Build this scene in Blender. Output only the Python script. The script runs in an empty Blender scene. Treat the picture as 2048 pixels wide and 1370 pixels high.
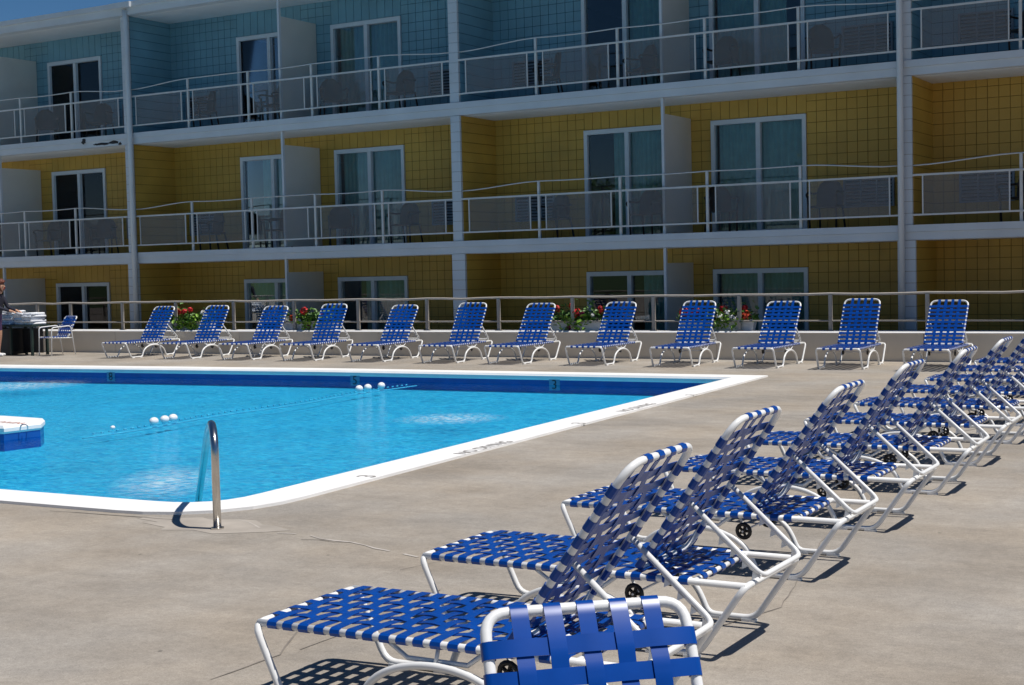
import bpy, bmesh, math, random
from mathutils import Vector, Matrix, Euler
R = math.radians
random.seed(7)
scene = bpy.context.scene
C = scene.collection

# ------------------------------------------------------------------ camera
H = 1.70                                     # eye height above the pool deck
FPX, PITCH, ROLL, YAW = 2865.88, R(2.963), R(-1.358), R(30.511)
FW = Vector((-math.sin(YAW) * math.cos(PITCH), math.cos(YAW) * math.cos(PITCH), -math.sin(PITCH)))
_r = Vector((math.cos(YAW), math.sin(YAW), 0)); _u = _r.cross(FW)
RT = math.cos(ROLL) * _r + math.sin(ROLL) * _u; UP = RT.cross(FW)
cam_d = bpy.data.cameras.new('camera'); cam = bpy.data.objects.new('camera', cam_d); C.objects.link(cam)
cam_d.sensor_width = 36.0; cam_d.lens = FPX / 2048 * 36.0; cam_d.clip_end = 3000; cam_d.clip_start = .05
m3 = Matrix((RT, UP, -FW)).transposed()
cam.matrix_world = Matrix.Translation((0, 0, H)) @ m3.to_4x4()
scene.camera = cam
scene.render.resolution_x, scene.render.resolution_y = 1024, 685

# ------------------------------------------------------------------ light
SUN = Vector((.41, .075, .91)).normalized()   # towards the sun: to the right, a little behind the building
w = bpy.data.worlds.new('World'); scene.world = w; w.use_nodes = True
nt = w.node_tree; bg = nt.nodes['Background']
sky = nt.nodes.new('ShaderNodeTexSky'); sky.sky_type = 'NISHITA'; sky.sun_disc = False
sky.sun_elevation = math.asin(SUN.z); sky.sun_rotation = math.atan2(SUN.x, SUN.y)
sky.air_density = .8; sky.dust_density = 0.; sky.ozone_density = 5.0
hs = nt.nodes.new('ShaderNodeHueSaturation'); hs.inputs['Saturation'].default_value = 1.22     # deep, polarised blue all over the sky
nt.links.new(sky.outputs[0], hs.inputs['Color']); nt.links.new(hs.outputs[0], bg.inputs[0]); bg.inputs[1].default_value = .06
sl = bpy.data.lights.new('sun', 'SUN'); sl.energy = 4.7; sl.angle = R(.53); sl.color = (1, .955, .89)
so = bpy.data.objects.new('sun', sl); C.objects.link(so); so.rotation_euler = SUN.to_track_quat('Z', 'Y').to_euler(); so.location = (0, 0, 30)
vs = scene.view_settings; vs.view_transform = 'Standard'; vs.look = 'None'; vs.exposure = 0.0; vs.gamma = 1.0; vs.use_curve_mapping = False

# pixel (2048 px wide photograph) -> a point on a real plane
def ray(x, y): return FW + RT * ((x - 1024) / FPX) + UP * ((685 - y) / FPX)
def onz(x, y, z=0.0):
    d = ray(x, y); return Vector((0, 0, H)) + d * ((z - H) / d.z)
def ony(x, y, Y):
    d = ray(x, y); return Vector((0, 0, H)) + d * (Y / d.y)

# ------------------------------------------------------------------ materials
def newmat(name):
    m = bpy.data.materials.new(name); m.use_nodes = True
    n = m.node_tree.nodes; l = m.node_tree.links
    return m, n, l, n['Principled BSDF']
def pmat(name, col, rough=.6, metal=0, var=.12, scale=6., bump=0., bscale=60., spec=.5, coat=0., detail=6., var2=0, scale2=.5):
    m, n, l, b = newmat(name)
    tc = n.new('ShaderNodeTexCoord')
    no = n.new('ShaderNodeTexNoise'); no.inputs['Scale'].default_value = scale; no.inputs['Detail'].default_value = detail
    l.new(tc.outputs['Object'], no.inputs['Vector'])
    mr = n.new('ShaderNodeMapRange'); mr.inputs[1].default_value = .25; mr.inputs[2].default_value = .75
    mr.inputs[3].default_value = 1 - var; mr.inputs[4].default_value = 1 + var
    l.new(no.outputs[0], mr.inputs[0])
    mx = n.new('ShaderNodeMix'); mx.data_type = 'RGBA'; mx.blend_type = 'MULTIPLY'; mx.inputs[0].default_value = 1
    mx.inputs[6].default_value = (*col, 1); l.new(mr.outputs[0], mx.inputs[7])
    l.new(mx.outputs[2], b.inputs['Base Color'])
    b.inputs['Roughness'].default_value = rough; b.inputs['Metallic'].default_value = metal
    b.inputs['Specular IOR Level'].default_value = spec; b.inputs['Coat Weight'].default_value = coat
    if bump:
        n2 = n.new('ShaderNodeTexNoise'); n2.inputs['Scale'].default_value = bscale; n2.inputs['Detail'].default_value = 4
        l.new(tc.outputs['Object'], n2.inputs['Vector'])
        bp = n.new('ShaderNodeBump'); bp.inputs['Strength'].default_value = bump; bp.inputs['Distance'].default_value = .01
        l.new(n2.outputs[0], bp.inputs['Height']); l.new(bp.outputs[0], b.inputs['Normal'])
    return m
M = {}
M['white_tube'] = pmat('white_powder_coat', (.80, .80, .79), .33, var=.04, scale=9)
M['strap'] = pmat('blue_vinyl_strap', (.0015, .054, .30), .30, var=.14, scale=9, spec=.4)
M['chrome'] = pmat('brushed_steel', (.62, .60, .57), .22, metal=1, var=.1, scale=12)
M['black'] = pmat('black_plastic', (.012, .012, .014), .45, var=.1)
M['paint_white'] = pmat('white_building_paint', (.58, .60, .62), .55, var=.07, scale=1.7, bump=.06, bscale=25)
M['soffit'] = pmat('white_soffit_paint', (.70, .71, .71), .7, var=.06, scale=1.2)
M['yellow'] = pmat('yellow_block_paint', (.50, .30, .05), .55, var=.16, scale=1.4, bump=.12, bscale=70)
M['blue'] = pmat('blue_block_paint', (.15, .31, .39), .55, var=.16, scale=1.4, bump=.12, bscale=70)
M['grout_y'] = pmat('dark_yellow_joint', (.21, .13, .022), .9, var=.15, scale=4)  # same yellow paint, darkened to paint in the shade of the recessed joints
M['grout_b'] = pmat('dark_blue_joint', (.035, .095, .13), .9, var=.15, scale=4)  # blue paint with the joint shade put into its colour
M['partition'] = pmat('off_white_partition', (.60, .58, .53), .6, var=.05, scale=1.5)
M['alu'] = pmat('white_aluminium', (.58, .62, .66), .4, var=.05)
M['curtain'] = pmat('teal_grey_curtain', (.22, .41, .37), .8, var=.12, scale=5)
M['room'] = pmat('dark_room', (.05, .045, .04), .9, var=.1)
M['louver'] = pmat('grey_louver', (.20, .23, .26), .5, var=.1)
M['resin'] = pmat('dark_brown_resin', (.028, .020, .016), .5, var=.15)
M['wall'] = pmat('beige_painted_wall', (.70, .63, .52), .75, var=.08, scale=1.3, bump=.1, bscale=40)
M['rail'] = pmat('taupe_rail_paint', (.42, .38, .33), .5, var=.08)
M['balrail'] = pmat('pale_rail_paint', (.62, .60, .57), .45, var=.08)
M['soil'] = pmat('patio_concrete', (.13, .12, .10), .9, var=.15, scale=2)
M['grass'] = pmat('lawn', (.05, .09, .025), .9, var=.3, scale=1.5)
M['towel'] = pmat('white_towel', (.74, .76, .80), .95, var=.06, bump=.4, bscale=160)
M['towel_b'] = pmat('pale_blue_towel', (.42, .58, .76), .95, var=.08, bump=.4, bscale=160)
M['table'] = pmat('dark_green_table', (.016, .035, .03), .5, var=.1)
M['float'] = pmat('white_float', (.82, .82, .82), .35, var=.03)
M['rope'] = pmat('pale_blue_rope', (.45, .66, .78), .7, var=.1)
M['shirt'] = pmat('dark_navy_cloth', (.014, .015, .03), .85, var=.15)
M['shorts'] = pmat('plum_cloth', (.06, .03, .09), .85, var=.15)
M['skin'] = pmat('skin', (.52, .29, .19), .5, var=.06)
M['hair'] = pmat('auburn_hair', (.12, .028, .014), .55, var=.25, scale=40, bump=.4, bscale=120)
M['shoe'] = pmat('white_shoe', (.7, .7, .7), .6)
M['planter'] = pmat('white_planter_box', (.72, .71, .69), .6, var=.06)
M['leaf'] = pmat('green_leaf', (.075, .17, .028), .5, var=.35, scale=30)
M['leaf_lime'] = pmat('lime_leaf', (.20, .36, .035), .5, var=.25, scale=30)
M['red'] = pmat('red_petal', (.55, .012, .015), .6, var=.2, scale=40)
M['orange'] = pmat('orange_red_petal', (.62, .06, .015), .6, var=.2, scale=40)
M['pink'] = pmat('dark_pink_petal', (.35, .02, .09), .6, var=.2, scale=40)
M['petal_white'] = pmat('white_petal', (.80, .79, .76), .6, var=.06, scale=40)
M['ink'] = pmat('black_pool_paint', (.02, .02, .025), .6, var=.2)
M['ink_grey'] = pmat('worn_grey_paint', (.33, .31, .29), .7, var=.25, scale=20)
M['ink_red'] = pmat('worn_red_paint', (.50, .16, .10), .7, var=.25, scale=20)
M['tile_white'] = pmat('pale_blue_tile', (.12, .29, .46), .3, var=.1)
M['band'] = pmat('deep_blue_tile', (.006, .085, .36), .3, var=.16, scale=5)
M['peel'] = pmat('bare_dark_patch', (.03, .028, .03), .9, var=.3)
M['crack'] = pmat('dark_joint', (.20, .175, .15), .95, var=.3, scale=8)
M['crack_pale'] = pmat('pale_repair', (.47, .43, .385), .9, var=.15, scale=8)
M['patch'] = pmat('smoother_concrete', (.375, .335, .288), .85, var=.18, scale=4, bump=.2, bscale=150)
M['roof'] = pmat('roof_gravel', (.30, .29, .28), .9, var=.2, scale=8)

def deck_material():
    m, n, l, b = newmat('pool_deck_concrete')
    tc = n.new('ShaderNodeTexCoord')
    def noise(scale, det=6, rough=.55, vec=None, dist=0):
        t = n.new('ShaderNodeTexNoise'); t.inputs['Scale'].default_value = scale; t.inputs['Detail'].default_value = det
        t.inputs['Roughness'].default_value = rough; t.inputs['Distortion'].default_value = dist
        l.new(vec or tc.outputs['Object'], t.inputs['Vector']); return t
    def ramp(src, a, b_, lo, hi):
        r = n.new('ShaderNodeMapRange'); r.inputs[1].default_value = a; r.inputs[2].default_value = b_
        r.inputs[3].default_value = lo; r.inputs[4].default_value = hi; l.new(src, r.inputs[0]); return r.outputs[0]
    def mult(a, b_):
        x = n.new('ShaderNodeMath'); x.operation = 'MULTIPLY'; l.new(a, x.inputs[0]); l.new(b_, x.inputs[1]); return x.outputs[0]
    mp = n.new('ShaderNodeMapping'); mp.inputs['Scale'].default_value = (.35, 1.3, 1); mp.inputs['Rotation'].default_value = (0, 0, R(-8))
    l.new(tc.outputs['Object'], mp.inputs['Vector'])
    v = ramp(noise(.55, 7, .6).outputs[0], .3, .7, .76, 1.16)
    v = mult(v, ramp(noise(2.2, 6, .65, mp.outputs[0], .6).outputs[0], .3, .7, .88, 1.08))
    v = mult(v, ramp(noise(7, 6, .7, None, .4).outputs[0], .3, .7, .88, 1.1))
    v = mult(v, ramp(noise(30, 5, .7).outputs[0], .3, .7, .86, 1.12))
    v = mult(v, ramp(noise(110, 3, .75).outputs[0], .3, .7, .78, 1.2))
    v = mult(v, ramp(noise(300, 2, .7).outputs[0], .3, .7, .80, 1.18))
    hue = n.new('ShaderNodeMix'); hue.data_type = 'RGBA'
    hue.inputs[6].default_value = (.345, .296, .238, 1); hue.inputs[7].default_value = (.358, .326, .285, 1)
    l.new(ramp(noise(.8, 4).outputs[0], .35, .65, 0, 1), hue.inputs[0])
    mx = n.new('ShaderNodeMix'); mx.data_type = 'RGBA'; mx.blend_type = 'MULTIPLY'; mx.inputs[0].default_value = 1
    l.new(hue.outputs[2], mx.inputs[6]); l.new(v, mx.inputs[7])
    # scattered small dark spots
    vo = n.new('ShaderNodeTexVoronoi'); vo.inputs['Scale'].default_value = 2.3; l.new(tc.outputs['Object'], vo.inputs['Vector'])
    sp = ramp(vo.outputs['Distance'], .018, .035, .45, 1.0)
    m2 = n.new('ShaderNodeMix'); m2.data_type = 'RGBA'; m2.blend_type = 'MULTIPLY'; m2.inputs[0].default_value = 1
    l.new(mx.outputs[2], m2.inputs[6]); l.new(sp, m2.inputs[7])
    l.new(m2.outputs[2], b.inputs['Base Color']); b.inputs['Roughness'].default_value = .85
    bp = n.new('ShaderNodeBump'); bp.inputs['Strength'].default_value = .35; bp.inputs['Distance'].default_value = .006
    l.new(noise(150, 5, .7).outputs[0], bp.inputs['Height']); l.new(bp.outputs[0], b.inputs['Normal'])
    return m
M['deck'] = deck_material()
M['coping'] = pmat('white_coping_paint', (.86, .85, .83), .6, var=.06, scale=3, bump=.15, bscale=60)
M['basin'] = pmat('pool_blue_plaster', (.165, .535, .68), .8, var=.10, scale=1.2)

def water_material():
    m, n, l, b = newmat('pool_water')
    n.remove(b); out = n['Material Output']
    tc = n.new('ShaderNodeTexCoord')
    def noise(sc, mapscale, det=3):
        mp = n.new('ShaderNodeMapping'); mp.inputs['Scale'].default_value = mapscale; mp.inputs['Rotation'].default_value = (0, 0, R(24))
        l.new(tc.outputs['Object'], mp.inputs['Vector'])
        t = n.new('ShaderNodeTexNoise'); t.inputs['Scale'].default_value = sc; t.inputs['Detail'].default_value = det
        t.inputs['Distortion'].default_value = .8
        l.new(mp.outputs[0], t.inputs['Vector']); return t.outputs[0]
    a = noise(11, (1, 1.7, 1), 8); c = noise(1.6, (1, 1.4, 1), 2)
    add = n.new('ShaderNodeMath'); add.operation = 'MULTIPLY_ADD'; add.inputs[1].default_value = 2.0
    l.new(c, add.inputs[0]); l.new(a, add.inputs[2])
    bp = n.new('ShaderNodeBump'); bp.inputs['Strength'].default_value = .5; bp.inputs['Distance'].default_value = .05
    l.new(add.outputs[0], bp.inputs['Height'])
    fr = n.new('ShaderNodeFresnel'); fr.inputs['IOR'].default_value = 1.33; l.new(bp.outputs[0], fr.inputs['Normal'])
    fm = n.new('ShaderNodeMath'); fm.operation = 'MULTIPLY'; fm.inputs[1].default_value = .42; l.new(fr.outputs[0], fm.inputs[0])
    tr = n.new('ShaderNodeBsdfTransparent')
    # light and dark of the ripples, painted into the tint of the water
    mr = n.new('ShaderNodeMapRange'); mr.inputs[1].default_value = .36; mr.inputs[2].default_value = .64; l.new(a, mr.inputs[0])
    cm = n.new('ShaderNodeMix'); cm.data_type = 'RGBA'
    cm.inputs[6].default_value = (.17, .60, .79, 1); cm.inputs[7].default_value = (.46, .92, .99, 1)
    l.new(mr.outputs[0], cm.inputs[0]); l.new(cm.outputs[2], tr.inputs[0])
    gl = n.new('ShaderNodeBsdfGlossy'); gl.inputs['Roughness'].default_value = .06; l.new(bp.outputs[0], gl.inputs['Normal'])
    gl.inputs['Color'].default_value = (.9, .95, 1, 1)
    mx = n.new('ShaderNodeMixShader'); l.new(fm.outputs[0], mx.inputs[0]); l.new(tr.outputs[0], mx.inputs[1]); l.new(gl.outputs[0], mx.inputs[2])
    l.new(mx.outputs[0], out.inputs['Surface'])
    return m
M['water'] = water_material()
def glint_material():  # sun glints on water stirred by the inlets, painted as white patches
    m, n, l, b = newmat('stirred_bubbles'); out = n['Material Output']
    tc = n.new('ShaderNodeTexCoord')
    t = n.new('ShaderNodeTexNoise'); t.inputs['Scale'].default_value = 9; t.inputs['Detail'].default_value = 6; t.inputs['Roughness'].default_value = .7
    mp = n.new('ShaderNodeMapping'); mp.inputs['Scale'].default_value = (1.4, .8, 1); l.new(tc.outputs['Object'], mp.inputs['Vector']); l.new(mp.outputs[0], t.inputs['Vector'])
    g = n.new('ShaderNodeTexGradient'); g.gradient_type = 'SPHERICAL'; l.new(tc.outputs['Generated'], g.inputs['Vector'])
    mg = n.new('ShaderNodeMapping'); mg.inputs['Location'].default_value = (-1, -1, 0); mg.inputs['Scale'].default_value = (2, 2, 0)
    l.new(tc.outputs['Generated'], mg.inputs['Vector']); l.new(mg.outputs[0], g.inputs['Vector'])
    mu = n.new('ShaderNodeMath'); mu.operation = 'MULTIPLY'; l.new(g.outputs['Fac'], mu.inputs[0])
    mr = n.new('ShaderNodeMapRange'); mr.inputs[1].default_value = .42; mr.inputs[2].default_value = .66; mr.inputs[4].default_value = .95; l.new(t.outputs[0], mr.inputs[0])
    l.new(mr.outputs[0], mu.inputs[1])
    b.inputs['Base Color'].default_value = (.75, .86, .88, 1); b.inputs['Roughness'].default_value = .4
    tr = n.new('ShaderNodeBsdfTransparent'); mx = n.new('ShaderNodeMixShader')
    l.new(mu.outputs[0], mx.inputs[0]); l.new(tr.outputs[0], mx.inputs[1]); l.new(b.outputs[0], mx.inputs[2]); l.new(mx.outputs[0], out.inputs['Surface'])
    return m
M['foam'] = glint_material()
def glass_material():
    m, n, l, b = newmat('window_glass'); n.remove(b); out = n['Material Output']
    fr = n.new('ShaderNodeFresnel'); fr.inputs['IOR'].default_value = 1.52
    tr = n.new('ShaderNodeBsdfTransparent'); tr.inputs[0].default_value = (.86, .90, .91, 1)
    gl = n.new('ShaderNodeBsdfGlossy'); gl.inputs['Roughness'].default_value = .015; gl.inputs['Color'].default_value = (.95, .95, 1, 1)
    mx = n.new('ShaderNodeMixShader'); l.new(fr.outputs[0], mx.inputs[0]); l.new(tr.outputs[0], mx.inputs[1]); l.new(gl.outputs[0], mx.inputs[2])
    l.new(mx.outputs[0], out.inputs['Surface']); return m
M['glass'] = glass_material()
def screen_material():
    m, n, l, b = newmat('perforated_screen'); out = n['Material Output']
    b.inputs['Base Color'].default_value = (.26, .25, .245, 1); b.inputs['Roughness'].default_value = .6
    tr = n.new('ShaderNodeBsdfTransparent'); mx = n.new('ShaderNodeMixShader'); mx.inputs[0].default_value = .27
    l.new(tr.outputs[0], mx.inputs[1]); l.new(b.outputs[0], mx.inputs[2]); l.new(mx.outputs[0], out.inputs['Surface']); return m
M['screen'] = screen_material()

# ------------------------------------------------------------------ mesh helpers
def mesh_of(name, verts, faces, mat=None, smooth=False):
    me = bpy.data.meshes.new(name); me.from_pydata([tuple(v) for v in verts], [], faces); me.update()
    if mat: me.materials.append(M[mat])
    if smooth:
        for p in me.polygons: p.use_smooth = True
    return me
def link(name, me, parent=None, loc=None, rot=None):
    o = bpy.data.objects.new(name, me); C.objects.link(o)
    if parent: o.parent = parent
    if loc is not None: o.location = loc
    if rot is not None: o.rotation_euler = rot
    return o
class MB:
    def __init__(s): s.v = []; s.f = []
    def add(s, v, f):
        k = len(s.v); s.v += [Vector(p) for p in v]; s.f += [tuple(i + k for i in q) for q in f]; return s
    def box(s, x0, x1, y0, y1, z0, z1):
        v = [(x0, y0, z0), (x1, y0, z0), (x1, y1, z0), (x0, y1, z0), (x0, y0, z1), (x1, y0, z1), (x1, y1, z1), (x0, y1, z1)]
        return s.add(v, [(3, 2, 1, 0), (4, 5, 6, 7), (0, 1, 5, 4), (1, 2, 6, 5), (2, 3, 7, 6), (3, 0, 4, 7)])
    def tube(s, pts, r, n=8, closed=False, caps=True):
        pts = [Vector(p) for p in pts]; N = len(pts); rings = []
        ref = None
        for i, p in enumerate(pts):
            if closed: t = (pts[(i + 1) % N] - pts[i - 1])
            else: t = pts[min(i + 1, N - 1)] - pts[max(i - 1, 0)]
            if t.length < 1e-9: t = Vector((0, 0, 1))
            t.normalize()
            if ref is None:
                ref = Vector((0, 0, 1)) if abs(t.z) < .9 else Vector((1, 0, 0))
            a = (ref - t * ref.dot(t))
            if a.length < 1e-6: a = t.orthogonal()
            a.normalize(); b = t.cross(a); ref = a
            rings.append([p + (a * math.cos(2 * math.pi * k / n) + b * math.sin(2 * math.pi * k / n)) * r for k in range(n)])
        v = [q for g in rings for q in g]; f = []
        for i in range(N if closed else N - 1):
            j = (i + 1) % N
            for k in range(n):
                f.append((i * n + k, i * n + (k + 1) % n, j * n + (k + 1) % n, j * n + k))
        if caps and not closed:
            f.append(tuple(range(n - 1, -1, -1))); f.append(tuple((N - 1) * n + k for k in range(n)))
        return s.add(v, f)
    def mesh(s, name, mat, smooth=False): return mesh_of(name, s.v, s.f, mat, smooth)
    def build(s, name, mat, parent=None, smooth=False, loc=None): return link(name, s.mesh(name, mat, smooth), parent, loc)
def fillet(pts, rad, seg=5, closed=False):
    pts = [Vector(p) for p in pts]; N = len(pts); out = []
    for i, p in enumerate(pts):
        if not closed and i in (0, N - 1): out.append(p); continue
        a, b = pts[i - 1], pts[(i + 1) % N]
        d1, d2 = (a - p), (b - p); r = min(rad, d1.length * .48, d2.length * .48)
        s0, s1 = p + d1.normalized() * r, p + d2.normalized() * r
        for k in range(seg + 1):
            t = k / seg; out.append(s0 * (1 - t) ** 2 + p * 2 * t * (1 - t) + s1 * t * t)
    return out
def tag(o, label=None, cat=None, group=None, kind=None):
    if label: o['label'] = label
    if cat: o['category'] = cat
    if group: o['group'] = group
    if kind: o['kind'] = kind
    return o
def empty(name, loc=(0, 0, 0), rz=0):
    o = bpy.data.objects.new(name, None); C.objects.link(o); o.location = loc; o.rotation_euler = (0, 0, rz); o.empty_display_size = .2; return o
def copy_tree(o, parent=None):
    c = o.copy(); C.objects.link(c); c.parent = parent
    for ch in o.children: copy_tree(ch, c)
    return c
def poly_fill(name, loops, z, mat):
    bm = bmesh.new()
    for lp in loops:
        vs_ = [bm.verts.new((p[0], p[1], z)) for p in lp]
        for i in range(len(vs_)): bm.edges.new((vs_[i - 1], vs_[i]))
    bmesh.ops.triangle_fill(bm, use_beauty=True, use_dissolve=False, edges=bm.edges[:])
    for f in bm.faces:
        if f.normal.z < 0: f.normal_flip()
    me = bpy.data.meshes.new(name); bm.to_mesh(me); bm.free()
    if mat: me.materials.append(M[mat])
    return me
def text_mesh(name, txt, size, mat, depth=.0):
    cu = bpy.data.curves.new(name, 'FONT'); cu.body = txt; cu.size = size; cu.align_x = 'CENTER'; cu.align_y = 'CENTER'; cu.extrude = depth
    o = bpy.data.objects.new(name, cu); C.objects.link(o)
    dg = bpy.context.evaluated_depsgraph_get(); me = bpy.data.meshes.new_from_object(o.evaluated_get(dg))
    bpy.data.objects.remove(o); me.materials.clear(); me.materials.append(M[mat]); return me

# ------------------------------------------------------------------ the ground, deck and pool
DX0, DX1, DY0 = -62., 26., -24.
def wall_y(X): return 23.62 + .018 * (X + 13.4)        # front face of the low wall
# right pool edge leans with the deck
def rx(Y): return -7.296 - .059 * (Y - 9.233)
inner = [(-20., 7.60), (-9.415, 7.79), (-7.75, 7.83)]
for k in range(1, 7):                                   # rounded near corner
    a = k / 6; p0, p1, p2 = Vector((-7.75, 7.83)), Vector((rx(7.86) + .02, 7.84)), Vector((rx(8.40), 8.40))
    q = p0 * (1 - a) ** 2 + p1 * 2 * a * (1 - a) + p2 * a * a; inner.append((q.x, q.y))
inner += [(rx(12), 12.), (rx(16), 16.), (rx(19.78), 19.78), (-15.5, 19.62), (-23., 19.02), (-33., 18.3), (-33., 12.75), (-14.3, 12.06), (-13.68, 12.0), (-13.40, 11.70), (-13.46, 11.22), (-14.0, 11.12), (-20., 11.0)]
inner = [Vector(p) for p in inner]
def offset(poly, d):
    out = []; N = len(poly)
    for i, p in enumerate(poly):
        e1 = (p - poly[i - 1]).normalized(); e2 = (poly[(i + 1) % N] - p).normalized()
        n1, n2 = Vector((e1.y, -e1.x)), Vector((e2.y, -e2.x)); b = (n1 + n2); b.normalize()
        out.append(p + b * (d / max(.35, b.dot(n1))))
    return out
CW = .43
outer = offset(inner, CW)
# peninsula: its two coping strips meet, so give the outer ring a thin tongue there
for i, p in enumerate(inner):
    if p.x < -13.0 and 11. <= p.y <= 12.8 and p.x > -21 and p.x != -20.: outer[i] = Vector((p.x - .45 if p.x > -14.2 else p.x, 11.58))
outer[inner.index(Vector((-14.3, 12.06)))] = Vector((-14.6, 11.66)); outer[inner.index(Vector((-14.0, 11.12)))] = Vector((-14.5, 11.52))
for q, v in (((-13.68, 12.), (-14.12, 11.64)), ((-13.40, 11.70), (-14.06, 11.61)), ((-13.46, 11.22), (-14.06, 11.57))):
    outer[inner.index(Vector(q))] = Vector(v)
deck_out = [(DX0, DY0), (DX1, DY0), (DX1, wall_y(DX1) + .02), (DX0, wall_y(DX0) + .02)]
hole = [p + (q - p) * .06 for p, q in zip(outer, inner)]
deck = link('pool_deck', poly_fill('pool_deck', [deck_out, outer], 0, 'deck')); tag(deck, kind='structure')
# lawn to the horizon, with a hole for the deck and the patio
gx = [(-900, -900), (900, -900), (900, 900), (-900, 900)]
gh = [(DX0 + .3, DY0 + .3), (DX1 - .3, DY0 + .3), (DX1 - .3, 25.), (DX0 + .3, 25.)]
tag(link('lawn', poly_fill('lawn', [gx, gh], -.55, 'grass')), kind='structure')
tag(MB().add([(DX0, wall_y(DX0), -.52), (DX1, wall_y(DX1), -.52), (DX1, 28, -.52), (DX0, 28, -.52)], [(0, 1, 2, 3)]).build('patio', 'soil'), kind='structure')
# deck rim so that the raised deck has an edge
rim = MB()
for i in range(4):
    a, b = deck_out[i - 1], deck_out[i]; rim.add([(*a, -.56), (*b, -.56), (*b, 0), (*a, 0)], [(0, 1, 2, 3)])
rim.build('deck_edge', 'deck', deck)
# coping ring
ZC = .022; N = len(inner); cop = MB()
prof = []
for i in range(N):
    a, b = inner[i], outer[i]; d = (b - a).normalized() if (b - a).length > .05 else Vector((0, 0))
    prof.append([(*(a + d * .0), -.075), (*(a - d * .018), -.05), (*(a - d * .018), -.01), (*(a + d * .012), ZC), (*b, ZC), (*b, -.03)])
for i in range(N):
    j = (i + 1) % N
    for k in range(5): cop.add([prof[i][k], prof[j][k], prof[j][k + 1], prof[i][k + 1]], [(0, 1, 2, 3)])
tag(cop.build('pool_coping', 'coping'), kind='structure')
# basin
ZW = -.15
def depth(X): return -.285
bas = MB(); band = MB()
for i in range(N):
    a, b = inner[i - 1], inner[i]
    if i: pass
    a, b = inner[i], inner[(i + 1) % N]
    seg = max(1, int((b - a).length / 2.5))
    for k in range(seg):
        p, q = a + (b - a) * (k / seg), a + (b - a) * ((k + 1) / seg)
        band.add([(*p, -.275), (*q, -.275), (*q, -.06), (*p, -.06)], [(0, 1, 2, 3)])
        bas.add([(*p, depth(p.x)), (*q, depth(q.x)), (*q, -.275), (*p, -.275)], [(0, 1, 2, 3)])
fm = poly_fill('fl', [inner], 0, 'basin')
bmm = bmesh.new(); bmm.from_mesh(fm); bmesh.ops.subdivide_edges(bmm, edges=bmm.edges[:], cuts=3)
for v in bmm.verts: v.co.z = depth(v.co.x)
bmm.to_mesh(fm); bmm.free()
basin = link('pool_basin', bas.mesh('pool_basin', 'basin')); tag(basin, kind='structure')
link('basin_floor', fm, basin); band.build('tile_band', 'band', basin)
wat = link('water', poly_fill('water', [inner], ZW, 'water')); tag(wat, kind='structure')
for x, y, rx_, ry_, rz_ in ((900, 838, .75, .75, .3), (330, 965, 1.15, .50, -.9), (40, 772, 1.2, 1.3, .2)):  # painted glint patches laid just above the water
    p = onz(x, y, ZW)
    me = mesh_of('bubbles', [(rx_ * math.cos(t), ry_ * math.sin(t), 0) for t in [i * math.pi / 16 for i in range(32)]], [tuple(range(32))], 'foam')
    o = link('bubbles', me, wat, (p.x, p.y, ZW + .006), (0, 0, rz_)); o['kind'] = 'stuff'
# depth numbers on the far tile band
for x, txt in ((250, '8'), (708, '5'), (1102, '3')):
    X = ony(x, 760, 19.6).x
    seglist = [(inner[i], inner[(i + 1) % N]) for i in range(N)]
    for a, b in seglist:
        if a.y > 17 and b.y > 17 and b.x <= X <= a.x:
            t = (X - a.x) / (b.x - a.x); Y = a.y + (b.y - a.y) * t; ang = math.atan2(a.y - b.y, a.x - b.x)
            pl = link('depth_plate', MB().box(-.095, .095, -.006, .004, -.085, .085).mesh('depth_plate', 'tile_white'), basin, (X, Y - .004, -.15), (0, 0, ang))
            link('digit', text_mesh('digit', txt, .21, 'ink'), pl, (0, -.011, 0), (R(90), 0, 0))
# painted words on the coping
for x, y, txt, sz, mt in ((736, 953, '3', .24, 'ink_grey'), (970, 895, 'NO DIVING', .19, 'ink_grey'), (1160, 847, '3', .24, 'ink_grey'), (1275, 815, 'NO DIVING', .19, 'ink_grey'), (1385, 790, '3', .24, 'ink_grey'), (8, 845, 'NO DIVING', .17, 'ink_red')):
    p = onz(x, y, ZC); rot = R(90 + 3.3) if x > 100 else R(-2)
    o = link('painted_words', text_mesh('words', txt, sz, mt), deck, (p.x, p.y, ZC + .003), (0, 0, rot))
# cracks and joints in the concrete
def crack(pix, wd, mat, jit=.02):
    P = [onz(*q) for q in pix]; pts = []
    for a, b in zip(P, P[1:]):
        n_ = max(2, int((b - a).length / .12))
        for k in range(n_): pts.append(a.lerp(b, k / n_))
    pts.append(P[-1]); v = []; f = []
    for i, p in enumerate(pts):
        t = (pts[min(i + 1, len(pts) - 1)] - pts[max(i - 1, 0)]).normalized(); nn = Vector((-t.y, t.x, 0))
        p = p + nn * random.uniform(-jit, jit); ww = wd * random.uniform(.3, 1)
        v += [p + nn * ww / 2 + Vector((0, 0, .003)), p - nn * ww / 2 + Vector((0, 0, .003))]
        if i and (mat != 'crack_pale' or random.random() < .62): f.append((2 * i - 2, 2 * i - 1, 2 * i + 1, 2 * i))
    link('crack', mesh_of('crack', v, f, mat), deck)
crack([(480, 1040), (560, 1066), (700, 1085), (840, 1114)], .03, 'crack_pale', .03)
crack([(640, 1200), (560, 1310), (420, 1360)], .012, 'crack', .006)
crack([(600, 1080), (705, 1086)], .012, 'crack', .03)
crack([(800, 1140), (905, 1118)], .012, 'crack', .004)
crack([(1905, 868), (1800, 925), (1680, 1030), (1560, 1215), (1380, 1270)], .010, 'crack', .012)
crack([(880, 1180), (780, 1235), (600, 1300)], .012, 'crack', .004)
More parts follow.
